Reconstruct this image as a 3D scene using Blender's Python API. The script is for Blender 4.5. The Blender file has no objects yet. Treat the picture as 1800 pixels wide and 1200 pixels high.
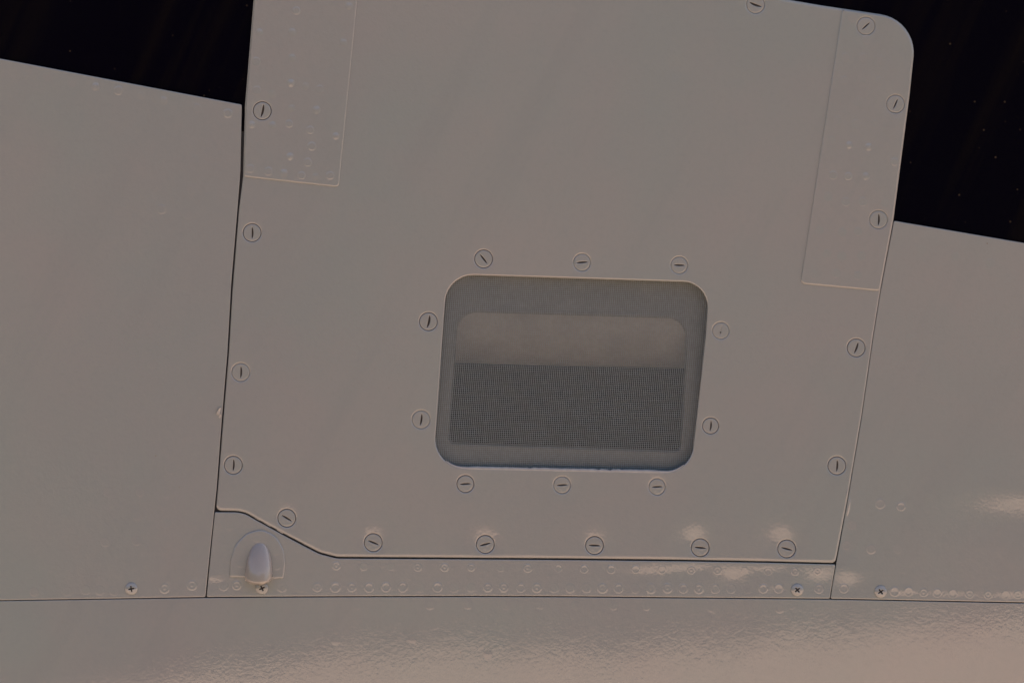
import bpy, bmesh, math, random
import numpy as np
from mathutils import Vector, Quaternion, Matrix
from mathutils.geometry import delaunay_2d_cdt

random.seed(7)
S = bpy.context.scene
COL = S.collection
K = 0.0005                 # metres per drawing unit (half a millimetre)
TILT = 0.0825              # the fuselage side leans back by this angle
CEN = Vector((0, 0, 1.6))
ROT = Matrix.Rotation(-TILT, 3, 'X')
DIST = 4.0

# ------------------------------------------------------------------ camera
cam_data = bpy.data.cameras.new("camera")
cam = bpy.data.objects.new("camera", cam_data)
COL.objects.link(cam)
S.camera = cam
cam.location = CEN + ROT @ Vector((0, -DIST, 0))
cam.rotation_euler = (math.radians(90) - TILT, 0, 0)
cam_data.sensor_width = 36
cam_data.lens = 36 * DIST / (1800 * K)
cam_data.clip_start = 0.05
cam_data.clip_end = 5000

# ------------------------------------------------------------------ sky, sun, exposure
SUN_EL, SUN_AZ = math.radians(48), math.radians(52)      # azimuth from +Y towards +X
world = bpy.data.worlds.new("World")
S.world = world
world.use_nodes = True
wn = world.node_tree
bg = wn.nodes['Background']
sky = wn.nodes.new('ShaderNodeTexSky')
sky.sky_type = 'NISHITA'
sky.sun_disc = False
sky.sun_elevation = SUN_EL
sky.sun_rotation = SUN_AZ
sky.dust_density = 3.5
wn.links.new(sky.outputs[0], bg.inputs[0])
bg.inputs[1].default_value = 0.10
sd = bpy.data.lights.new("sun", 'SUN')
sun = bpy.data.objects.new("sun", sd)
COL.objects.link(sun)
sd.energy = 4.5
sd.angle = math.radians(0.5)
sd.color = (1.0, 0.93, 0.84)
sdir = Vector((math.sin(SUN_AZ) * math.cos(SUN_EL), math.cos(SUN_AZ) * math.cos(SUN_EL), math.sin(SUN_EL)))
sun.rotation_euler = sdir.to_track_quat('Z', 'Y').to_euler()
sun.location = (0, 0, 30)
S.view_settings.view_transform = 'Standard'
S.view_settings.look = 'None'
S.view_settings.gamma = 1
S.view_settings.exposure = 1.13
S.render.engine = 'CYCLES'


# ------------------------------------------------------------------ materials
class NT:
    def __init__(self, name):
        self.m = bpy.data.materials.new(name)
        self.m.use_nodes = True
        self.t = self.m.node_tree
        self.b = self.t.nodes['Principled BSDF']
        self.tc = self.t.nodes.new('ShaderNodeTexCoord').outputs['Object']

    def n(self, kind, **kw):
        nd = self.t.nodes.new(kind)
        for k, v in kw.items():
            if k in nd.inputs:
                nd.inputs[k].default_value = v
            else:
                setattr(nd, k, v)
        return nd

    def l(self, a, b):
        self.t.links.new(a, b)

    def noise(self, scale, detail=3, rough=0.5, vec=None, distortion=0):
        nd = self.n('ShaderNodeTexNoise', Scale=scale, Detail=detail, Roughness=rough, Distortion=distortion)
        self.l(vec or self.tc, nd.inputs['Vector'])
        return nd.outputs['Fac']

    def mapping(self, scale=(1, 1, 1), rot=(0, 0, 0)):
        r = self.n('ShaderNodeMapping')
        r.inputs['Rotation'].default_value = rot
        self.l(self.tc, r.inputs['Vector'])
        nd = self.n('ShaderNodeMapping')
        nd.inputs['Scale'].default_value = scale
        self.l(r.outputs[0], nd.inputs['Vector'])
        return nd.outputs[0]

    def ramp(self, fac, stops):
        nd = self.n('ShaderNodeValToRGB')
        cr = nd.color_ramp
        while len(cr.elements) < len(stops):
            cr.elements.new(0.5)
        for e, (p, c) in zip(cr.elements, stops):
            e.position = p
            e.color = (c, c, c, 1) if isinstance(c, (int, float)) else (*c, 1)
        self.l(fac, nd.inputs[0])
        return nd.outputs[0]

    def mix(self, fac, a, b, mode='MIX'):
        nd = self.n('ShaderNodeMix')
        nd.data_type = 'RGBA'
        nd.blend_type = mode
        for idx, v in ((0, fac), (6, a), (7, b)):
            if isinstance(v, (int, float)):
                nd.inputs[idx].default_value = v
            elif isinstance(v, tuple):
                nd.inputs[idx].default_value = (*v, 1)
            else:
                self.l(v, nd.inputs[idx])
        return nd.outputs[2]

    def bump(self, fac, dist, prev=None):
        nd = self.n('ShaderNodeBump')
        nd.inputs['Strength'].default_value = 1
        nd.inputs['Distance'].default_value = dist
        self.l(fac, nd.inputs['Height'])
        if prev is not None:
            self.l(prev, nd.inputs['Normal'])
        return nd.outputs[0]


def paint_material(name, base=(0.236, 0.255, 0.268), peel=1.0, dirt=1.0):
    t = NT(name)
    # broad mottling between a pinkish and a greenish grey
    m1 = t.noise(5.5, 4, 0.55)
    f1 = t.ramp(m1, [(0.36, 0.0), (0.64, 1.0)])
    pink = (base[0] * 1.05, base[1] * 0.99, base[2] * 0.98)
    green = (base[0] * 0.965, base[1] * 1.0, base[2] * 0.985)
    c = t.mix(f1, pink, green)
    # faint slanted streaks of old runoff
    st = t.mapping(scale=(26, 1, 2.2), rot=(0, math.radians(-28), 0))
    s1 = t.noise(1.0, 5, 0.6, vec=st)
    c = t.mix(t.ramp(s1, [(0.30, 0.55 * dirt), (0.46, 0.0)]), c, (base[0] * .93, base[1] * .93, base[2] * .93))
    # fine speckle
    s2 = t.noise(220, 2, 0.5)
    c = t.mix(t.ramp(s2, [(0.3, 0.12 * dirt), (0.5, 0.0)]), c, (base[0] * .8, base[1] * .8, base[2] * .8))
    vo = t.n('ShaderNodeTexVoronoi', Scale=34.0)
    t.l(t.tc, vo.inputs['Vector'])
    spots = t.ramp(vo.outputs['Distance'], [(0.0, 0.75 * dirt), (0.018, 0.5 * dirt), (0.03, 0.0)])
    gate = t.ramp(t.noise(9, 2), [(0.55, 0.0), (0.6, 1.0)])
    sp = t.n('ShaderNodeMath')
    sp.operation = 'MULTIPLY'
    t.l(spots, sp.inputs[0])
    t.l(gate, sp.inputs[1])
    c = t.mix(sp.outputs[0], c, (0.16, 0.09, 0.06))
    t.l(c, t.b.inputs['Base Color'])
    # orange peel in the gloss coat
    p1 = t.noise(390, 2.0, 0.5, distortion=0.3)
    p2 = t.noise(95, 2, 0.5, distortion=0.4)
    b = t.bump(p1, 0.000047 * peel)
    b = t.bump(p2, 0.000036 * peel, b)
    t.l(b, t.b.inputs['Normal'])
    t.l(b, t.b.inputs['Coat Normal'])
    t.b.inputs['Roughness'].default_value = 0.35
    t.b.inputs['IOR'].default_value = 1.45
    t.b.inputs['Coat Weight'].default_value = 1.0
    t.b.inputs['Coat Roughness'].default_value = 0.01
    t.b.inputs['Coat IOR'].default_value = 1.70
    return t.m


PAINT = paint_material('grey_gloss_paint', peel=1.75)
PAINT_LOW = paint_material('grey_gloss_paint_lower', peel=1.0)
PAINT_WARM = paint_material('fairing_paint', base=(0.262, 0.248, 0.240))
PAINT_SMOOTH = paint_material('grey_gloss_paint_smooth', peel=0.35, dirt=0.3)


def plain(name, col, rough=0.6, ior=1.45, nz=0.0):
    t = NT(name)
    if nz:
        c = t.mix(t.noise(nz, 4), tuple(x * 0.7 for x in col), tuple(x * 1.25 for x in col))
        t.l(c, t.b.inputs['Base Color'])
    else:
        t.b.inputs['Base Color'].default_value = (*col, 1)
    t.b.inputs['Roughness'].default_value = rough
    t.b.inputs['IOR'].default_value = ior
    return t.m


GAPC = plain('gap_floor_grey', (0.075, 0.08, 0.088), 0.7, nz=300)  # mid-dark grey floor of the gaps round the fastener heads
SLOT_SHADE = plain('slot_shade_grime', (0.035, 0.032, 0.03), 0.8, nz=900)  # recess shade put into the slot floor colour, with slight grime
DARK = plain('dark_primer', (0.045, 0.047, 0.053), 0.8, nz=60)
VOID = plain('duct_black', (0.012, 0.012, 0.013), 0.8, nz=60)
INNER = plain('flange_paint', (0.175, 0.18, 0.178), 0.5, nz=40)
LIP = plain('lip_paint', (0.30, 0.295, 0.285), 0.5, nz=40)
WIRE = plain('grey_wire', (0.24, 0.285, 0.305), 0.45, nz=300)
FLAKE = plain('pale_paint_flake', (0.34, 0.34, 0.34), 0.5, nz=200)


def black_material():
    t = NT('black_gloss_paint')
    st = t.mapping(scale=(30, 1, 1.5), rot=(0, math.radians(-24), 0))
    s = t.ramp(t.noise(1.0, 5, 0.6, vec=st), [(0.48, 0.0), (0.75, 1.0)])
    c = t.mix(s, (0.0014, 0.0009, 0.0040), (0.0052, 0.0040, 0.0042))
    vo = t.n('ShaderNodeTexVoronoi', Scale=85.0)
    t.l(t.tc, vo.inputs['Vector'])
    d = t.ramp(vo.outputs['Distance'], [(0.0, 1.0), (0.06, 0.7), (0.10, 0.0)])
    g = t.ramp(t.noise(60, 2), [(0.50, 0.0), (0.58, 1.0)])
    mul = t.n('ShaderNodeMath')
    mul.operation = 'MULTIPLY'
    t.l(d, mul.inputs[0])
    t.l(g, mul.inputs[1])
    c = t.mix(mul.outputs[0], c, (0.045, 0.035, 0.025))
    t.l(c, t.b.inputs['Base Color'])
    t.b.inputs['Roughness'].default_value = 0.12
    t.b.inputs['IOR'].default_value = 1.14
    t.l(t.bump(t.noise(300, 2), 0.00002), t.b.inputs['Normal'])
    return t.m


BLACK = black_material()


def ground_material():
    t = NT('sandy_ground')
    c = t.mix(t.noise(0.25, 6, 0.6), (0.50, 0.335, 0.225), (0.60, 0.42, 0.29))
    c = t.mix(t.noise(14, 5, 0.6), c, (0.46, 0.32, 0.22))
    t.l(c, t.b.inputs['Base Color'])
    t.b.inputs['Roughness'].default_value = 0.9
    t.l(t.bump(t.noise(20, 4), 0.01), t.b.inputs['Normal'])
    return t.m


def leaf_material():
    t = NT('reflection_foliage')
    c = t.mix(t.noise(1.5, 4), (0.025, 0.04, 0.018), (0.06, 0.08, 0.03))
    t.l(c, t.b.inputs['Base Color'])
    t.b.inputs['Roughness'].default_value = 0.8
    return t.m


# ------------------------------------------------------------------ 2D outline tools
def rounded(pts, step=6.0, rdef=0.0):
    """Closed polygon of (u, v[, radius]) -> points with rounded corners, resampled."""
    n = len(pts)
    out = []
    for i in range(n):
        p = np.array(pts[i][:2], float)
        a = np.array(pts[i - 1][:2], float)
        b = np.array(pts[(i + 1) % n][:2], float)
        r = pts[i][2] if len(pts[i]) > 2 else rdef
        da, db = a - p, b - p
        la, lb = np.linalg.norm(da), np.linalg.norm(db)
        da, db = da / la, db / lb
        ang = math.acos(max(-1, min(1, float(da @ db))))
        if r <= 0 or ang > math.pi - 0.004:
            out.append(p)
            continue
        tl = min(r / math.tan(ang / 2), la * 0.49, lb * 0.49)
        r = tl * math.tan(ang / 2)
        bis = (da + db) / np.linalg.norm(da + db)
        c = p + bis * (r / math.sin(ang / 2))
        s0, s1 = p + da * tl, p + db * tl
        a0 = math.atan2(*(s0 - c)[::-1])
        a1 = math.atan2(*(s1 - c)[::-1])
        d = (a1 - a0 + math.pi) % (2 * math.pi) - math.pi
        m = max(2, int(abs(d) / 0.2) + 1, int(abs(d) * r / (step * 1.5)) + 1)
        for k in range(m + 1):
            t = a0 + d * k / m
            out.append(c + r * np.array([math.cos(t), math.sin(t)]))
    res = []
    n = len(out)
    for i in range(n):
        a, b = out[i], out[(i + 1) % n]
        L = np.linalg.norm(b - a)
        if L < 1e-6:
            continue
        m = max(1, int(round(L / step)))
        for k in range(m):
            res.append(a + (b - a) * k / m)
    # drop near duplicates
    fin = [res[0]]
    for q in res[1:]:
        if np.linalg.norm(q - fin[-1]) > 0.15:
            fin.append(q)
    if np.linalg.norm(fin[0] - fin[-1]) < 0.15:
        fin.pop()
    P = np.array(fin)
    A = 0.5 * np.sum(P[:, 0] * np.roll(P[:, 1], -1) - np.roll(P[:, 0], -1) * P[:, 1])
    return P if A > 0 else P[::-1].copy()


def circle(cx, cy, r, n=40, a0=0.0):
    t = np.linspace(0, 2 * math.pi, n, endpoint=False) + a0
    return np.stack([cx + r * np.cos(t), cy + r * np.sin(t)], 1)


def offset(P, d):
    """d > 0 shrinks a positively oriented polygon."""
    e = np.roll(P, -1, 0) - P
    e /= np.linalg.norm(e, axis=1)[:, None]
    nr = np.stack([-e[:, 1], e[:, 0]], 1)
    n0 = np.roll(nr, 1, 0)
    s = n0 + nr
    den = 1 + np.sum(n0 * nr, 1)
    return P + s / np.maximum(den, 0.35)[:, None] * d


def inside(P, Q):
    x, y = Q[:, 0], Q[:, 1]
    res = np.zeros(len(Q), bool)
    a, b = P, np.roll(P, -1, 0)
    for i in range(len(P)):
        (x0, y0), (x1, y1) = a[i], b[i]
        c = (y0 > y) != (y1 > y)
        if y0 != y1:
            res ^= c & (x < (x1 - x0) * (y - y0) / (y1 - y0) + x0)
    return res


def seg_dist(P, Q):
    a, b = P, np.roll(P, -1, 0)
    best = np.full(len(Q), 1e9)
    for i in range(len(P)):
        ab = b[i] - a[i]
        t = np.clip(((Q - a[i]) @ ab) / (ab @ ab), 0, 1)
        d = np.hypot(*(Q - a[i] - t[:, None] * ab).T)
        best = np.minimum(best, d)
    return best


EDGE_PANEL = [(5, 0), (3.2, -.10), (1.8, -.42), (.8, -.95), (.2, -1.7), (0, -2.6), (0, -6)]
EDGE_SKIN = [(1.5, 0), (.9, -.12), (.4, -.45), (.1, -1.0), (0, -1.6), (0, -6)]
EDGE_PLATE = [(2.4, 0), (1.5, -.15), (.7, -.6), (.2, -1.3), (0, -2.7)]


def sheet(outline, holes, hf, profile, grid, extra=None, reuse=None):
    """Triangulated sheet following hf(u, v), rolled edges by profile.
    holes: list of (polygon, profile). Returns verts (u, v, h), faces, (wall flags)."""
    profile = [(profile[0][0] + .8, profile[0][1])] + list(profile)
    holes = [(h, [(pr[0][0] + .5, pr[0][1])] + list(pr)) for h, pr in holes]
    inner = offset(outline, profile[0][0])
    rings = [inner] + [offset(h, -pr[0][0]) for h, pr in holes]
    lo, hi = inner.min(0), inner.max(0)
    gu = np.arange(lo[0], hi[0], grid)
    gv = np.arange(lo[1], hi[1], grid * 0.87)
    G = np.array([(u + (grid / 2 if j % 2 else 0), v) for j, v in enumerate(gv) for u in gu])
    if extra is not None and len(extra):
        # thin the grid where finer points are given
        keep = np.ones(len(G), bool)
        for c, rad in extra_zones:
            keep &= np.hypot(G[:, 0] - c[0], G[:, 1] - c[1]) > rad
        G = np.concatenate([G[keep], extra])
    if len(G):
        ok = inside(inner, G)
        G = G[ok]
        for i, r in enumerate(rings):
            near = (G[:, 0] > r[:, 0].min() - grid) & (G[:, 0] < r[:, 0].max() + grid) & \
                   (G[:, 1] > r[:, 1].min() - grid) & (G[:, 1] < r[:, 1].max() + grid)
            idx = np.where(near)[0]
            if not len(idx):
                continue
            d = seg_dist(r, G[idx])
            lim = min(grid * 0.45, 2.0 if i else grid * 0.45)
            bad = d < lim
            if i:
                bad |= inside(r, G[idx])
            G = np.delete(G, idx[bad], 0)
    pts, edges, starts = [], [], []
    for r in rings:
        s = len(pts)
        starts.append(s)
        pts += [tuple(p) for p in r]
        m = len(r)
        edges += [(s + k, s + (k + 1) % m) for k in range(m)]
    pts += [tuple(p) for p in G]
    vo, _, fo, ov, _, _ = delaunay_2d_cdt([Vector(p) for p in pts], edges, [], 0, 1e-4)
    V = np.array([tuple(v) for v in vo])
    mp = {}
    for i, src in enumerate(ov):
        for s in src:
            mp[s] = i
    F = np.array([tuple(f) for f in fo if len(f) == 3])
    cen = V[F].mean(1)
    ok = inside(rings[0], cen)
    for r in rings[1:]:
        ok &= ~inside(r, cen)
    F = F[ok]
    verts = [(p[0], p[1], float(hf(p[0], p[1]))) for p in V]
    e = 1.0
    LAST['n'] = [(-(float(hf(p[0] + e, p[1])) - float(hf(p[0] - e, p[1]))) / (2 * e), -1.0,
                  (float(hf(p[0], p[1] + e)) - float(hf(p[0], p[1] - e))) / (2 * e)) for p in V]
    faces = [tuple(int(x) for x in f) for f in F]
    for ri, (base, prof, sgn) in enumerate([(outline, profile, 1)] + [(h, pr, -1) for h, pr in holes]):
        prev = [mp[starts[ri] + k] for k in range(len(base))]
        for ins, dh in prof[1:]:
            R = offset(base, ins * sgn)
            cur = []
            for q in R:
                cur.append(len(verts))
                verts.append((q[0], q[1], float(hf(q[0], q[1])) + dh))
            m = len(base)
            for k in range(m):
                k2 = (k + 1) % m
                faces.append((prev[k], prev[k2], cur[k2], cur[k]))
            prev = cur
    return verts, faces


extra_zones = []
LAST = {'n': None}         # surface normals of the sheet built last


def make_mesh(name, verts, faces, mat, ref=(0, 0), smooth=True, mats=None, fmat=None):
    """verts are (u, v, h) in drawing units; ref is the local origin."""
    me = bpy.data.meshes.new(name)
    me.from_pydata([((u - ref[0]) * K, -h * K, -(v - ref[1]) * K) for u, v, h in verts], [], faces)
    bm = bmesh.new()
    bm.from_mesh(me)
    bmesh.ops.recalc_face_normals(bm, faces=bm.faces)
    if sum(f.normal.y * f.calc_area() for f in bm.faces) > 0:
        bmesh.ops.reverse_faces(bm, faces=bm.faces)
    bm.to_mesh(me)
    bm.free()
    me.materials.append(mat)
    for m in mats or []:
        me.materials.append(m)
    if fmat is not None:
        me.polygons.foreach_set('material_index', fmat)
    if smooth:
        me.polygons.foreach_set('use_smooth', [True] * len(me.polygons))
    me.update()
    if smooth and LAST['n']:
        nn = [tuple(x.vector) for x in me.vertex_normals]
        for i, q in enumerate(LAST['n']):
            L = math.sqrt(q[0] * q[0] + 1 + q[2] * q[2])
            nn[i] = (q[0] / L, q[1] / L, q[2] / L)
        me.normals_split_custom_set_from_vertices(nn)
    LAST['n'] = None
    return me


def obj(name, me, parent=None, loc=(0, 0, 0), quat=None, label=None):
    o = bpy.data.objects.new(name, me)
    COL.objects.link(o)
    o.parent = parent
    o.location = loc
    if quat is not None:
        o.rotation_mode = 'QUATERNION'
        o.rotation_quaternion = quat
    if label:
        o['label'] = label
    return o


def thing(name, label, cat, ref, group=None):
    o = bpy.data.objects.new(name, None)
    o.empty_display_size = 0.02
    COL.objects.link(o)
    o.location = CEN + ROT @ Vector(((ref[0] - 900) * K, 0, (600 - ref[1]) * K))
    o.rotation_euler = (-TILT, 0, 0)
    o['label'] = label
    o['category'] = cat
    if group:
        o['group'] = group
    return o


def place(name, me, parent, ref, u, v, hf, lift=0.0, ang=0.0, scale=(1, 1, 1), label=None):
    """Put a small round part on the surface hf, turned with the surface's slope."""
    e = 3.0
    gu = (hf(u + e, v) - hf(u - e, v)) / (2 * e)
    gv = (hf(u, v + e) - hf(u, v - e)) / (2 * e)
    nrm = Vector((-gu, -1, gv)).normalized()
    q = Vector((0, -1, 0)).rotation_difference(nrm) @ Quaternion((0, -1, 0), math.radians(ang))
    o = obj(name, me, parent, ((u - ref[0]) * K, -(hf(u, v) + lift) * K, -(v - ref[1]) * K), q, label)
    o.scale = scale
    return o


def lathe(name, prof, n, mat):
    verts, faces = [(0, 0, prof[0][1])], []
    for r, h in prof[1:]:
        for k in range(n):
            t = 2 * math.pi * k / n
            verts.append((r * math.cos(t), r * math.sin(t), h))
    for k in range(n):
        faces.append((0, 1 + k, 1 + (k + 1) % n))
    for j in range(len(prof) - 2):
        a, b = 1 + j * n, 1 + (j + 1) * n
        for k in range(n):
            k2 = (k + 1) % n
            faces.append((a + k, b + k, b + k2, a + k2))
    return make_mesh(name, verts, faces, mat)


# ------------------------------------------------------------------ surface shape (drawing units, outward positive)
def wave(u, v):
    return (0.30 * np.sin(u / 170 + v / 230 + 1) + 0.16 * np.sin(u / 93 - v / 140)
            + 0.05 * np.sin(u / 31 + v / 44 + 2))


def down_patch(u, v, u0, v0, su, sv, a):
    """local patch whose surface faces a little further down"""
    return -1.45 * a * (v - v0) * np.exp(-((u - u0) / su) ** 2 - ((v - v0) / sv) ** 2)


FAST = [  # main panel: u, v, slot angle, dimple depth, dimple width, variant, dimple offset
    (461, 195, 78, .5, 19, 0), (443, 409, 90, .5, 19, 1), (423, 654, 88, .45, 19, 1), (410, 817, 87, .5, 19, 1),
    (504, 910, -31, .9, 20, 2), (656, 953, -22, 1.15, 20, 2), (853, 956, 15, 1.3, 23, 2), (1045, 958, -3, 1.15, 20, 2),
    (1231, 962, -5, 1.7, 26, 2), (1383, 964, -15, 1.7, 27, 2), (1471, 818, 87, .5, 19, 1), (1505, 611, 70, .6, 20, 1),
    (1544, 386, 87, .5, 19, 1), (1574, 183, 66, .5, 19, 3), (1522, 46, 42, .5, 19, 3), (1328, 8, -20, .5, 19, 0)]
VFAST = [
    (850, 455, -52, .5, 19, 2), (1023, 461, 4, .5, 19, 2), (1194, 466, -2, .5, 19, 2), (753, 565, 78, .5, 19, 0),
    (740, 737, 82, .5, 19, 1), (1267, 581, 80, .5, 19, 4), (1249, 748, 84, .6, 19, 1), (818, 850, 3, .6, 19, 2),
    (988, 852, 4, .6, 19, 2), (1155, 855, 2, .8, 19, 2)]
VR = {(1267, 581): 14.0, (1249, 748): 13.6, (1155, 855): 13.8, (988, 852): 14.2, (818, 850): 14.4,
      (1194, 466): 14.2, (1023, 461): 14.4}


def h_flat(u, v):
    return wave(u, v)


def h_main(u, v):
    h = wave(u, v)
    for f in FAST + VFAST:
        du, dv = u - f[0], v - f[1]
        if f[4] > 25:
            du, dv = du + 10, dv + 6
        h = h - f[3] * np.exp(-(du * du + dv * dv) / f[4] ** 2)
    return h - .5 * np.exp(-((u - 1188) / 15) ** 2 - ((v - 122) / 17) ** 2)


def h_sill(u, v):
    h = wave(u, v) - 0.4
    for a in ((1150, 1001, 55, 20, .030), (1218, 995, 42, 15, .026), (1290, 1007, 27, 28, .035),
              (1352, 998, 38, 13, .028), (1442, 1008, 31, 28, .034), (372, 1018, 30, 12, .032),
              (984, 994, 16, 9, .02), (1365, 1034, 14, 9, .02)):
        h = h + down_patch(u, v, *a)
    return h


def h_left(u, v):
    return wave(u, v) - 0.3 + down_patch(u, v, 372, 1016, 24, 10, .02)


def h_right(u, v):
    h = wave(u, v) - 0.3
    for a in ((1805, 886, 105, 42, .034), (1490, 1016, 26, 26, .034), (1580, 1042, 20, 9, .03), (1600, 1040, 14, 8, .03),
              (1680, 1043, 32, 9, .025), (1640, 1042, 20, 6, .02), (1775, 1045, 46, 11, .028), (1850, 1045, 60, 12, .028)):
        h = h + down_patch(u, v, *a)
    return h


def h_belly(u, v):
    d = v - 1052
    us = np.clip(u, -700, 2500)
    c = 0.000008 * (us - 760) + 0.006 / (1 + np.exp(-(us - 1420) / 70.0)) - 0.019 / (1 + np.exp((us - 330) / 110.0))
    h = wave(u, v) - 1.2 - 0.5 * 0.00020 * d * d - c * d * np.minimum(1.0, 1.0)
    e = np.maximum(d - 150, 0)
    return h - 0.00045 * e * e


# ------------------------------------------------------------------ outlines
LEFT_EDGE = [(425, 184), (422.6, 300), (417.0, 372), (406.3, 500), (399.6, 620), (389.6, 740), (380.6, 860), (376.6, 897),
             (370, 960), (361.5, 1048.5)]
skin_left = rounded([(-700, -30), (425, 184, 3)] + [(a, b, 60) for a, b in LEFT_EDGE[1:-1]] +
                    [(361.0, 1048.6, 2.6), (180, 1051.6), (0, 1054.4), (-700, 1062)], 9)
MAIN = [(461, -160, 40), (445.5, 0, 80), (430.5, 184, 80), (427, 310, 80), (419.5, 372, 80), (408.5, 510, 80),
        (402, 620, 80), (392, 740, 80), (383.5, 850, 80), (379.3, 897, 9), (415, 897.6, 40), (431, 900, 40),
        (451, 911.5, 60), (500, 938, 60), (537, 957.5, 60), (562, 970.5, 40), (592, 978.2, 40), (740, 979.2, 200),
        (1000, 981, 200), (1200, 983.3, 200), (1350, 986, 200), (1468.5, 989, 9), (1489.5, 880, 80), (1514, 735, 80),
        (1535, 590, 80), (1548, 509, 80), (1570.5, 388, 100), (1599, 168, 60), (1608.5, 22, 74), (1440, 9, 100)]
MAIN[-2] = (1613, 35, 88)
panel_out = rounded(MAIN, 7)
sill_out = rounded([(377.6, 899.6, 2.6), (415, 899.8, 40), (430, 902.1, 40), (449.7, 913.7, 60), (498.7, 940.4, 60),
                    (535.7, 959.9, 60), (560.7, 972.9, 40), (591.6, 980.9, 40), (740, 981.7, 200), (1000, 983.5, 200),
                    (1200, 985.7, 200), (1350, 988.3, 200), (1468.6, 991.3, 2.6), (1463, 1025, 20), (1458.6, 1051.4, 2.6),
                    (1200, 1049.3, 100), (1000, 1047.3, 100), (840, 1046.6, 100), (600, 1047.3, 100), (363.0, 1048.5, 2.6),
                    (371.5, 960, 40)], 7)
skin_right = rounded([(1571.4, 388, 2.6), (1800, 427), (2500, 547), (2500, 1069), (1800, 1058, 100),
                      (1459.8, 1051.4, 2.6), (1463.6, 1026, 20), (1469.6, 991, 40), (1489.95, 880, 80), (1514.4, 735, 80),
                      (1535.4, 590, 80), (1548.35, 509, 80)], 9)
belly_out = rounded([(-700, 1064), (0, 1055.5), (180, 1052.7), (361, 1050.0, 100), (600, 1048.7, 100), (840, 1048.0, 100),
                     (1000, 1048.7, 100), (1200, 1050.7, 100), (1459, 1052.8, 100), (1800, 1059.5, 100), (2500, 1071),
                     (2500, 1900), (-700, 1900)], 12)
window = rounded([(785.5, 482, 50), (1247, 496.5, 50), (1240.5, 590, 200), (1214, 830.5, 50), (761.5, 821.5, 52)], 5)

# ------------------------------------------------------------------ fuselage
FU = (900, 1052)
fus = thing('aircraft_fuselage', 'glossy grey painted aircraft side with riveted sheets and a black band around the access panel',
            'aircraft', FU)


def add_sheet(name, outline, holes, hf, prof, grid, parent, ref, mat=PAINT, extra=None, label=None):
    v, f = sheet(outline, holes, hf, prof, grid, extra)
    return obj(name, make_mesh(name, v, f, mat, ref), parent, label=label)


def dense(u0, u1, v0, v1, st):
    return np.array([(u + (st / 2 if j % 2 else 0), v) for j, v in enumerate(np.arange(v0, v1, st))
                     for u in np.arange(u0, u1, st)])


left_o = add_sheet('skin_panel', skin_left, [], h_left, EDGE_SKIN, 16, fus, FU,
                   extra=dense(330, 362, 1000, 1046, 5), label='wide plain sheet left of the access panel')
right_o = add_sheet('skin_panel', skin_right, [], h_right, EDGE_SKIN, 12, fus, FU,
                    extra=dense(1466, 2000, 990, 1050, 5), label='sheet right of the access panel below the black band')
sill_o = add_sheet('sill_strip', sill_out, [], h_sill, EDGE_SKIN, 6, fus, FU,
                   label='riveted strip under the access panel')
belly_o = add_sheet('belly_panel', belly_out, [], h_belly, [(1, 0), (.5, -.2), (.1, -.8), (0, -6)], 16, fus, FU, PAINT_LOW,
                    label='shiny lower sheet curving under')
black_o = add_sheet('painted_band', rounded([(-700, -700), (2500, -700), (2500, 600), (-700, 30)], 40), [],
                    lambda u, v: wave(u, v) - 6.6, [(3, 0), (0, 0), (0, -3)], 20, fus, FU, BLACK,
                    label='glossy black band with dust specks')

# dark inner frame closing the body behind the skins
fr_out = rounded([(-695, -695), (2495, -695), (2495, 1150), (-695, 1150)], 60)
fr_hole = rounded([(738, 462, 6), (1270, 462, 6), (1255, 852, 6), (735, 852, 6)], 30)
v, f = sheet(fr_out, [(fr_hole, [(0, 0), (0, -4)])], lambda u, v: wave(u, v) * 0 - 9.0, [(0, 0), (0, -4)], 120)
n0 = len(v)
prof = [(1150, -9), (1300, -30), (1600, -200), (1880, -520), (1880, -1700), (-695, -1700), (-695, -9)]
for uu in (-695, 2495):
    for (pv, ph) in prof:
        v.append((uu, pv, ph))
m = len(prof)
for i in range(m - 1):
    f.append((n0 + i, n0 + i + 1, n0 + m + i + 1, n0 + m + i))
f.append(tuple(n0 + i for i in range(m)))
f.append(tuple(n0 + m + i for i in range(m)))
obj('inner_frame', make_mesh('inner_frame', v, f, DARK, FU, smooth=False), fus)

# ------------------------------------------------------------------ rivets
def rivet_profile(s, rim=1.0, cup=1.0):
    return [(0, .30 * s), (1.6, .28 * s), (2.8, (.30 - .17 * cup) * s), (4.8, (.30 - .19 * cup) * s),
            (6.2, .31 * s * rim), (7.4, .27 * s * rim), (8.6, .10 * s), (9.6, -.06)]


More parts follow.
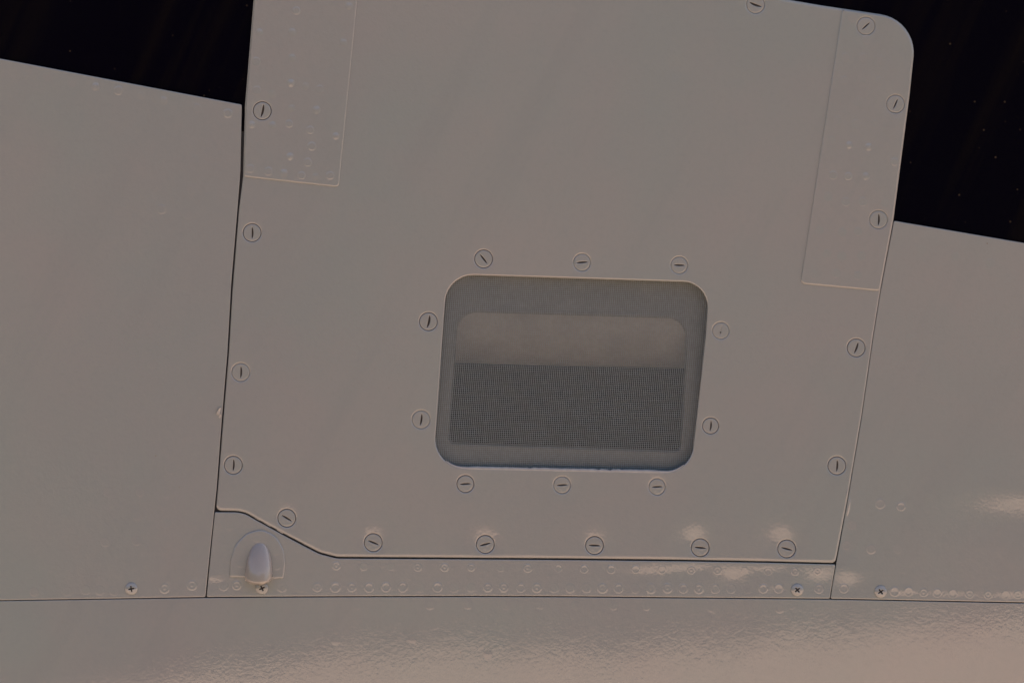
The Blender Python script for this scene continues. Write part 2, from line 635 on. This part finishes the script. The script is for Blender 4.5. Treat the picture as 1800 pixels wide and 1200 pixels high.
RIV = {
    'strong': [lathe('rivet', rivet_profile(1.0), 20, PAINT_SMOOTH), lathe('rivet', rivet_profile(.8, 1.1, .6), 20, PAINT_SMOOTH),
               lathe('rivet', [(0, .08), (3, .08), (5.6, .10), (7.0, .30), (8.2, .24), (9.4, -.05)], 20, PAINT_SMOOTH)],
    'mid': [lathe('rivet', rivet_profile(.42), 18, PAINT_SMOOTH), lathe('rivet', rivet_profile(.32, 1.0, .3), 18, PAINT_SMOOTH)],
    'faint': [lathe('rivet', rivet_profile(.30, 1.0, .5), 16, PAINT_SMOOTH), lathe('rivet', rivet_profile(.22), 16, PAINT_SMOOTH)],
    'plate': [lathe('rivet', [(0, .42), (2, .40), (4, .34), (5.5, .20), (7, .06), (9, -.05)], 16, PAINT_SMOOTH),
              lathe('rivet', [(0, .30), (2, .26), (4, .20), (5.5, .28), (7, .22), (9, -.05)], 16, PAINT_SMOOTH)],
    'soft': [lathe('rivet', [(0, .10), (3, .09), (6, .06), (8, .02), (9, -.02)], 16, PAINT_SMOOTH)],
    'dome': [lathe('rivet', [(0, .50), (2.5, .46), (5, .28), (7, .10), (9, -.04)], 16, PAINT_SMOOTH)],
}


def rivets(parent, ref, hf, pts, kind, lift=0.0, jit=0.6, scale=1.0):
    for p in pts:
        k = p[2] if len(p) > 2 else kind
        me = random.choice(RIV[k])
        s = scale * random.uniform(.92, 1.05)
        place('rivet', me, parent, ref, p[0] + random.uniform(-jit, jit), p[1] + random.uniform(-jit, jit), hf,
              lift, random.uniform(0, 360), (s, random.uniform(.55, 1.15), s))


rivets(left_o, FU, h_left, [(47, 128), (85, 135), (126, 146), (168, 152, 'plate'), (208, 159, 'plate'), (249, 168, 'plate'),
                            (288, 177, 'plate'), (347, 191, 'plate'), (400, 199, 'plate'),
                            (341, 255), (341, 282), (338, 308), (336, 334), (284, 368, 'plate'), (330, 377), (220, 357),
                            (190, 864), (247, 864), (293, 866), (242, 905), (293, 919), (185, 952), (240, 950), (300, 824),
                            (268, 640), (214, 700), (150, 1036), (176, 1037), (200, 1037, 'mid'), (289, 1034, 'strong'),
                            (337, 1028, 'strong'), (118, 1038), (60, 1040)], 'faint')
rivets(right_o, FU, h_right, [(1547.5, 885, 'strong'), (1584, 889.5, 'strong'), (1531.6, 964.5, 'strong'), (1579, 964.5, 'mid'),
                              (1483, 1034, 'strong'), (1573, 1039.5), (1597, 1039), (1624, 1041), (1648, 1041.5),
                              (1675, 1043), (1705, 1044), (1737, 1045), (1768, 1045), (1789, 1045), (1815, 1046), (1843, 1047),
                              (1497, 922, 'faint'), (1489, 958, 'faint'), (1600, 595, 'faint'), (1660, 700, 'faint'),
                              (1620, 440, 'faint'), (1680, 452, 'faint'), (1740, 463, 'faint')], 'strong', scale=.95)
top_row = [591.7, 639, 686.7, 734.7, 782, 828, 880.5, 927.5, 981.7, 1026.4, 1074.4, 1118, 1164, 1214.7, 1261, 1309.7, 1351, 1397.5]
fade_top = {639, 686.7, 880.5, 1309.7}
rivets(sill_o, FU, h_sill, [(u, 994 + (u - 590) * .0125, 'mid' if u in fade_top else 'strong') for u in top_row] +
       [(1436.5, 1003.5, 'strong')], 'strong', scale=.86)
low_row = [558, 589, 618, 648.6, 678, 708, 738, 769, 798.6, 827.8, 857, 886, 915.8, 943.9, 973.6, 1002, 1030.6, 1059.7,
           1087.5, 1116.7, 1145, 1173, 1200.8, 1229, 1257, 1285, 1313, 1341.7, 1368.6]
fade_low = {738, 798.6, 827.8, 973.6, 1030.6, 1116.7, 1313}
rivets(sill_o, FU, h_sill, [(u, 1031.4 + (u - 558) * .0035, 'mid' if u in fade_low else 'strong') for u in low_row] +
       [(1440, 1034), (392, 1029.3), (416, 1028.4), (495.5, 1031.5, 'mid'), (529, 1032, 'faint'), (404, 982, 'faint'),
        (402, 923, 'faint')], 'strong')
rivets(belly_o, FU, h_belly, [(755.6, 1063), (823, 1062), (889, 1062), (950, 1062.5), (1012.5, 1062.5), (1078, 1064), (1136, 1065),
                              (590, 1126), (725, 1122), (628, 1062, 'soft'), (858, 1150, 'soft'), (1250, 1068, 'soft'),
                              (1370, 1070, 'soft')], 'soft')

# ------------------------------------------------------------------ cross-head screws
def cross_screw():
    a, b = 5.2, 1.15
    cross = rounded([(a, -b, .5), (a, b, .5), (b, b, .3), (b, a, .5), (-b, a, .5), (-b, b, .3), (-a, b, .5), (-a, -b, .5),
                     (-b, -b, .3), (-b, -a, .5), (b, -a, .5), (b, -b, .3)], 1.2)
    R = 11.0
    hd = lambda x, y: 4.2 * math.sqrt(max(0.0, 1 - (x * x + y * y) / (R + 1.2) ** 2)) - .6
    vv, ff = sheet(circle(0, 0, R, 32), [(cross, [(.35, 0), (0, -.4), (-.1, -2.6)])], hd, [(.4, 0), (.1, -.5), (0, -1.6)], 1.6)
    k = len(vv)
    nf = len(ff)
    vv += [(p[0], p[1], .9) for p in cross]
    ff.append(tuple(k + i for i in range(len(cross))))
    me = make_mesh('cross_head_screw', vv, ff, PAINT_SMOOTH, mats=[SLOT_SHADE], fmat=[0] * nf + [1])
    return me


XS = cross_screw()
for p, hf, par, u, v, a in ((fus, h_left, left_o, 231, 1034, 10), (fus, h_sill, sill_o, 460.5, 1033, 25),
                            (fus, h_sill, sill_o, 1401.5, 1036, 40), (fus, h_right, right_o, 1548, 1039, 35)):
    place('cross_head_screw', XS, par, FU, u, v, hf, 0, a)

# ------------------------------------------------------------------ access panel
AP = (925, 985)
acc = thing('access_panel', 'large grey removable panel with rounded upper corner held by round slotted fasteners', 'access panel', AP)
extra = []
extra_zones.clear()
holes = [(window, [(2.5, 0), (1.4, -.15), (.6, -.6), (.1, -1.3), (0, -2.2), (0, -17.5)])]
for fdef in FAST + VFAST:
    R = VR.get((fdef[0], fdef[1]), 15.2) + 1.05
    holes.append((circle(fdef[0], fdef[1], R, 36), [(2.0, 0), (1.2, -.12), (.4, -.55), (0, -1.3), (0, -5)]))
    extra_zones.append(((fdef[0], fdef[1]), 62))
    for rr in (R + 4, R + 7.5, R + 12, R + 18, R + 26, R + 36):
        if rr < 60:
            q = circle(fdef[0], fdef[1], rr, 30, rr)
            ok = np.ones(len(q), bool)
            for g in FAST + VFAST:
                if g is not fdef:
                    ok &= np.hypot(q[:, 0] - g[0], q[:, 1] - g[1]) > rr
            extra.append(q[ok])
add_sheet('panel_sheet', panel_out, holes, h_main, EDGE_PANEL, 12, acc, AP, extra=np.concatenate(extra))
extra_zones.clear()


def fastener_mesh(L, w, mode, R=15.2):
    """flat round head with a milled slot and rounded rim"""
    n = 14
    pts = []
    for k in range(n + 1):
        x = -L + 2 * L * k / n
        bow = (w * .55) * (1 - (x / L) ** 2) if mode == 'bent' else 0
        ww = w * (1 - (abs(x) / L) ** 2.6 * .8)
        pts.append((x, bow, ww))
    poly = [(x, b - ww) for x, b, ww in pts] + [(x, b + ww) for x, b, ww in reversed(pts)]
    poly = rounded(poly, 2.0)
    hd = lambda x, y: -.35 - .06 * ((x * x + y * y) / (R * R)) + (.10 * math.sin(x * .5) * math.sin(y * .6 + 1))
    sl = [(1.0, 0), (.5, -.1), (.1, -.5), (0, -1.0), (-.15, -2.2)] if mode != 'filled' else [(1.2, 0), (.6, -.12), (0, -.4), (-.1, -.8)]
    vv, ff = sheet(circle(0, 0, R, 40), [(poly, sl)], hd, [(1.5, 0), (.9, -.12), (.3, -.5), (0, -1.1), (0, -5)], 3.0)
    # slot floor and the dark floor of the ring gap
    nf = len(ff)
    fl = offset(poly, .15)
    k = len(vv)
    dep = -2.3 if mode != 'filled' else -1.0
    vv += [(p[0], p[1], dep) for p in fl]
    ff.append(tuple(k + i for i in range(len(fl))))
    k = len(vv)
    for rr in (R - .2, R + 2.2):
        vv += [(q[0], q[1], -1.9) for q in circle(0, 0, rr, 40)]
    for i in range(40):
        ff.append((k + i, k + (i + 1) % 40, k + 40 + (i + 1) % 40, k + 40 + i))
    fm = [0] * nf + [1 if mode != 'filled' else 0] + [2] * 40
    if mode == 'filled':
        k = len(vv)
        vv += [(q[0], q[1], -.15) for q in circle(-3.4, 0, 1.5, 8)]
        ff.append(tuple(range(k, k + 8)))
        fm.append(1)
    return make_mesh('fastener', vv, ff, PAINT_SMOOTH, mats=[SLOT_SHADE, GAPC], fmat=fm)


FM = [fastener_mesh(10.8, 1.9, 'bent'), fastener_mesh(9.8, 1.55, 'bent'), fastener_mesh(9.8, 1.5, 'straight'),
      fastener_mesh(9.0, 1.2, 'straight'), fastener_mesh(8.5, 1.2, 'filled')]
PALE = {(1023, 461), (1194, 466), (1267, 581), (740, 737), (1155, 855), (988, 852), (1522, 46), (1574, 183), (1328, 8),
        (1544, 386), (423, 654)}
FP = []
for me in FM:                      # the same heads with the gap filled by paint
    m2 = me.copy()
    m2.materials[2] = PAINT_SMOOTH
    FP.append(m2)


def head(fdef):
    return (FP if (fdef[0], fdef[1]) in PALE else FM)[fdef[5]]


for fdef in FAST:
    place('fastener', head(fdef), acc, AP, fdef[0], fdef[1], h_flat, -fdef[3] * .8 + .1, fdef[2])

# doubler plates riveted on the panel
dl = rounded([(447.5, -2, 100), (462, -152, 30), (644, -118, 8), (628, 0, 100), (595.5, 329.5, 7), (425.6 + 3, 311, 4), (432.6, 184, 100)], 8)
h_dl = lambda u, v: h_main(u, v) + 2.0 - .35 * math.exp(-((u - 505) / 40) ** 2 - ((v - 215) / 60) ** 2)
fr = 16.5
dbl_l = add_sheet('doubler_plate', dl, [(circle(461, 195, fr, 36), [(1.3, 0), (.7, -.12), (.2, -.5), (0, -2.2)])],
                  h_dl, EDGE_PLATE, 9, acc, AP, label='narrow riveted doubler plate at the panel upper left')
inn = offset(panel_out, 1.6)
sel = [tuple(p) for p in inn if p[1] < 506 and p[0] > 1481]
sel = [p for p in sel if p[0] > 1500 - 20]
# order along the outline from the top edge round the corner and down the right side
sel.sort(key=lambda p: math.atan2(p[1] - 250, p[0] - 1400))
dr = rounded([(1480.5, 16, 3)] + [(a, b, 0) for a, b in sel] + [(1546.3, 511.5, 6), (1406.5, 498.5, 8)], 8)
dr_holes = [(circle(f_[0], f_[1], fr, 36), [(1.3, 0), (.7, -.12), (.2, -.5), (0, -2.2)]) for f_ in FAST
            if (f_[0], f_[1]) in ((1544, 386), (1574, 183), (1522, 46))]
dbl_r = add_sheet('doubler_plate', dr, dr_holes, lambda u, v: h_main(u, v) + 2.0, EDGE_PLATE, 9, acc, AP,
                  label='narrow riveted doubler plate at the panel upper right with rounded corner')
for o in acc.children:
    if o.name.startswith('fastener'):
        pass
for o, fdef in zip([c for c in acc.children if c.name.startswith('fastener')], FAST):
    if (fdef[0], fdef[1]) in ((461, 195), (1544, 386), (1574, 183), (1522, 46)):
        o.location.y -= 2.0 * K

rivets(dbl_l, AP, h_dl, [(511, 147, 'dome'), (536.5, 152), (562, 157), (479.5, 165, 'dome'), (451, 159), (512.5, 191), (556.6, 193.5, 'dome'),
                         (442, 220), (479.5, 220.5), (508, 218), (545.5, 228), (548.5, 257), (510.4, 275.4, 'dome'), (540.4, 285),
                         (499, 304.5, 'dome'), (472, 301), (440.5, 297), (530.5, 309), (554.5, 310.5), (580, 309), (514, 57),
                         (521.5, 19.5), (604, 75), (613, 12), (451, 108.6), (514, 102), (456, 57), (590, 240)], 'plate', scale=.9)
rivets(dbl_r, AP, h_dl, [(1498, 32), (1523, 71), (1486, 102), (1517, 102), (1549, 106), (1484, 141), (1514.5, 139), (1545, 143), (1508, 180),
                         (1471, 212), (1504, 219), (1538, 219), (1462, 247), (1492, 255, 'plate'), (1527, 259, 'plate'), (1577, 214),
                         (1573, 284, 'plate'), (1464, 308, 'plate'), (1491, 310, 'plate'), (1522, 310, 'plate'), (1455, 347), (1486, 355), (1517, 355),
                         (1556, 358), (1441, 405), (1480, 409), (1508, 407), (1454, 446), (1480, 451), (1514, 451), (1430, 483),
                         (1469, 481), (1508, 485)], 'mid', scale=.9)

# ------------------------------------------------------------------ screened vent
VE = (1004, 826)
vent = thing('screened_vent', 'rectangular air vent with rounded corners behind fine grey wire mesh, ringed by ten fasteners', 'vent', VE)
for fdef in VFAST:
    R = VR.get((fdef[0], fdef[1]), 15.2)
    place('fastener', head(fdef), vent, VE, fdef[0], fdef[1], h_flat, -fdef[3] * .8 + .1, fdef[2], (R / 15.2, 1, R / 15.2))


def wire_mesh():
    """woven wires, each a thin four-sided tube, clipped to a little outside the opening"""
    pitch, rad, amp = 3.42, 0.47, 0.45
    th = math.radians(1.75)
    shear = math.radians(5.0)            # the weave leans with the opening
    hx = np.array([math.cos(th), math.sin(th)])
    vx = np.array([-math.sin(shear), math.cos(shear)])
    c = np.array([1004.0, 657.0])
    out = offset(window, -7)
    verts, faces = [], []
    nh, nv = 55, 74
    rr = random.Random(3)
    for axis, (d, e, n, m) in enumerate(((hx, vx, nh, nv), (vx, hx, nv, nh))):
        for i in range(-n, n + 1):
            off = (i + rr.uniform(-.035, .035)) * pitch
            js = np.arange(-m, m + 1)
            P = c + e * off + np.outer(js * pitch, d)
            ok = inside(out, P)
            if ok.sum() < 3:
                continue
            js = js[ok]
            P = P[ok]
            prev = None
            sd = np.array([-d[1], d[0]])
            for q, j in zip(P, js):
                sgn = 1 if (i + j) % 2 == 0 else -1
                h = amp * sgn * (1 if axis == 0 else -1) - 6.5 - 9.5 * (q[0] - 762) / 480
                k = len(verts)
                verts += [(q[0] + sd[0] * rad, q[1] + sd[1] * rad, h), (q[0], q[1], h + rad),
                          (q[0] - sd[0] * rad, q[1] - sd[1] * rad, h), (q[0], q[1], h - rad)]
                if prev is not None:
                    for a in range(4):
                        b = (a + 1) % 4
                        faces.append((prev + a, prev + b, k + b, k + a))
                prev = k
    me = bpy.data.meshes.new('wire_mesh')
    me.from_pydata([((u - VE[0]) * K, -h * K, -(v - VE[1]) * K) for u, v, h in verts], [], faces)
    me.materials.append(WIRE)
    me.polygons.foreach_set('use_smooth', [True] * len(me.polygons))
    return me


wm = obj('wire_mesh', wire_mesh(), vent)
wm['kind'] = 'stuff'
# flange behind the mesh with the duct mouth
fl_out = offset(window, -22)
duct_q = [(806, 549, 34), (1206, 560, 34), (1206, 640, 100), (1197, 793, 12), (788, 779, 12), (798, 640, 100)]
duct = rounded(duct_q, 8)
v, f = sheet(fl_out, [(duct, [(9, 0), (7.5, .8), (5, 1.6), (3, 1.2), (1.2, -.3), (.2, -2.5), (0, -60)])], lambda u, v: -20.0 + 0 * u, [(2, 0), (0, -2)], 20)
obj('mounting_flange', make_mesh('mounting_flange', v, f, INNER, VE), vent)
# curved intake lip that fills the top of the mouth, then a dark duct
vv, ff = [], []
nx, ny = 14, 16
for j in range(ny + 1):
    t = j / ny
    ang = t * math.radians(96)
    vtop = 540 + 98 * math.sin(ang)
    hh = -26 - 120 * (1 - math.cos(ang))
    for i in range(nx + 1):
        s = i / nx
        vv.append((784 + 440 * s, vtop + (s * 440) * .024, hh - 3 * math.sin(s * 3)))
for j in range(ny):
    for i in range(nx):
        a = j * (nx + 1) + i
        ff.append((a, a + 1, a + nx + 2, a + nx + 1))
lip = obj('intake_lip', make_mesh('intake_lip', vv, ff, LIP, VE), vent)
vv = [(u, v, h) for h in (-24, -420) for u, v in ((778, 520), (1228, 520), (1228, 812), (770, 812))]
ff = [(0, 1, 5, 4), (1, 2, 6, 5), (2, 3, 7, 6), (3, 0, 4, 7), (4, 5, 6, 7)]
obj('duct', make_mesh('duct', vv, ff, VOID, VE, smooth=False), vent)

# ------------------------------------------------------------------ bullet fairing
BF = (455, 1015)
fair = thing('bullet_fairing', 'small smooth grey teardrop fairing on an arched base plate above a cross-head screw', 'fairing', BF)
arch = rounded([(403.5, 1013.5, 3), (404.5, 985, 40), (413, 957, 40), (434, 936, 26), (460, 929, 26), (486, 942, 30), (499, 966, 30),
                (501.5, 990, 40), (498.5, 1016, 4), (474, 1017, 5), (430, 1014.5, 10)], 5)
h_pl = lambda u, v: h_sill(u, v) + 2.3
plate = add_sheet('base_plate', arch, [], h_pl, EDGE_PLATE, 6, fair, BF)
vv, ff = [], []
nj, ni = 22, 26
for j in range(nj + 1):
    t = j / nj
    for i in range(ni + 1):
        a = math.pi * i / ni
        cs, sn = -math.cos(a), max(0.0, math.sin(a))
        vend = 1012 + 13.5 * sn ** .8
        vtop = 953.0
        q = 1 - math.cos(t * math.pi / 2)
        full = 1 - (1 - q) ** 2
        w = 24.5 * full ** .46
        hgt = 23 * full ** .8
        vc = vtop + (vend - vtop) * q
        uc = 455.0 + 2.0 * (1 - q)
        vv.append((uc + w * cs, vc, 1.0 + float(h_sill(uc, vc)) + hgt * sn ** .85))
for j in range(nj):
    for i in range(ni):
        a = j * (ni + 1) + i
        ff.append((a, a + 1, a + ni + 2, a + ni + 1))
# inner rim, going back up inside
base = nj * (ni + 1)
k = len(vv)
for s, back in ((.93, .6), (.86, 6), (.8, 22)):
    for i in range(ni + 1):
        u_, v_, h_ = vv[base + i]
        vv.append((456 + (u_ - 456) * s, v_ - back, 1.0 + (h_ - 1.0) * s))
prev = base
for r_ in range(3):
    cur = k + r_ * (ni + 1)
    for i in range(ni):
        ff.append((prev + i, prev + i + 1, cur + i + 1, cur + i))
    prev = cur
obj('bullet', make_mesh('bullet', vv, ff, PAINT_WARM, BF), fair)
rivets(fair, BF, h_pl, [(422, 991), (485, 969), (486, 995), (452, 947)], 'mid', scale=.7)


# ------------------------------------------------------------------ small paint flaws
def flake(name, parent, ref, hf, u, v, pts, h=1.0):
    vv = [(u + a, v + b, float(hf(u, v)) + c * h) for a, b, c in pts]
    vv2 = [(a, b, c - .5) for a, b, c in vv]
    n = len(vv)
    ff = [tuple(range(n)), tuple(range(2 * n - 1, n - 1, -1))] + [(i, (i + 1) % n, n + (i + 1) % n, n + i) for i in range(n)]
    obj(name, make_mesh(name, vv + vv2, ff, FLAKE, ref, smooth=False), parent)


rr = random.Random(5)
lip_v, lip_f = [], []
low = np.array(sorted([tuple(p) for p in window if p[1] > 806]))
P = []
for (a, b), (c, d) in zip(low[:-1], low[1:]):
    m = max(1, int(math.hypot(c - a, d - b) / 4))
    P += [(a + (c - a) * i / m, b + (d - b) * i / m) for i in range(m)]
P = np.array(P)
for i, (a, b) in enumerate(P):
    t = P[min(i + 1, len(P) - 1)] - P[max(i - 1, 0)]
    t /= np.linalg.norm(t)
    nx_, ny_ = t[1], -t[0]                  # towards the opening
    ends = min(1.0, i / 10, (len(P) - 1 - i) / 10)
    chip = rr.uniform(-.3, .4) + (rr.uniform(-2.2, .8) if (930 < a < 960 or 1050 < a < 1110) else 0)
    w = (1.4 + 2.2 * ends)
    hb = float(h_flat(a, b))
    for off, dh in ((-1.6 * ends - .3, -.15), (-.4, .30 * ends), (w * .5 + chip * .4, -.5), (w + chip, -1.9), (w + chip, -4)):
        lip_v.append((a + nx_ * off, b + ny_ * off, hb + dh))
for i in range(len(P) - 1):
    for k in range(4):
        q = i * 5 + k
        lip_f.append((q, q + 1, q + 6, q + 5))
obj('paint_bead', make_mesh('paint_bead', lip_v, lip_f, FLAKE, AP), acc, label='chipped pale bead of paint along the lower edge of the opening')
flake('paint_flake', acc, AP, h_flat, 385, 724, [(-5, 4, .5), (-3, -1, 3), (1, -7, 4.5), (4, -8, 2), (2, 0, 1.5), (1, 6, .8)])
for a_, b_, sc in ((433, 1019, .8), (441, 1024, .7)):
    flake('paint_flake', fair, BF, h_sill, a_, b_, [(-4 * sc, 1, .3), (-1, -2.5 * sc, 1.6), (2.5, -1, 2.2), (4 * sc, 1.5, 1.0), (1, 3 * sc, .4)])
for a_, b_, L_ in ((452, 910.5, 7), (470, 920, 9), (492, 932.5, 8), (534, 954.5, 5)):
    flake('paint_flake', acc, AP, lambda u, v: -2.0, a_, b_, [(-L_, -L_ * .55, .5), (0, -.8, 1.2), (L_, L_ * .5, .5), (L_ * .5, L_ * .5 + .6, .2), (-L_ * .6, -L_ * .1, .3)])
run = place('paint_run', lathe('paint_run', [(0, 1.1), (2, .95), (4, .6), (6, .2), (7, -.1)], 16, PAINT_SMOOTH), right_o, FU,
            1491.5, 890, h_right, 0, -8, (.42, 1, 2.6))
place('paint_run', run.data, right_o, FU, 1488.5, 868, h_right, 0, -10, (.28, .8, 2.2))
flake('paint_flake', acc, AP, h_flat, 387, 730, [(-3, 3, .5), (0, -3, 2.5), (2.5, 0, 1.2), (0, 5, .4)])

# ------------------------------------------------------------------ ground, and an unseen wood added for its dark reflection
gm = bpy.data.meshes.new('ground')
gs = 2500
gm.from_pydata([(-gs, -gs, 0), (gs, -gs, 0), (gs, gs, 0), (-gs, gs, 0)], [], [(0, 1, 2, 3)])
gm.materials.append(ground_material())
go = obj('ground', gm)
go['kind'] = 'structure'

bm = bmesh.new()
rt = random.Random(11)
for i in range(230):
    az = math.radians(rt.uniform(150, 308))       # from the left round behind the camera
    d = rt.uniform(60, 74)
    x, y = d * math.cos(az), d * math.sin(az)
    hh = rt.uniform(11, 18)
    for k in range(3):
        r = rt.uniform(2.6, 4.2)
        z = (k + .5) / 3 * hh
        mt = Matrix.Translation((x + rt.uniform(-1.5, 1.5), y + rt.uniform(-1.5, 1.5), z)) @ Matrix.Diagonal((r, r, hh / 4.2, 1))
        res = bmesh.ops.create_icosphere(bm, subdivisions=2, radius=1, matrix=mt)
        for q in res['verts']:
            q.co += Vector((rt.uniform(-.5, .5), rt.uniform(-.5, .5), rt.uniform(-.5, .5)))
wmz = bpy.data.meshes.new('dark_reflection_wood')
bm.to_mesh(wmz)
bm.free()
wmz.materials.append(leaf_material())
wo = obj('dark_reflection_wood', wmz)
wo['kind'] = 'stuff'
wo['label'] = 'dark wood added out of view behind the camera, to be reflected in the paint'
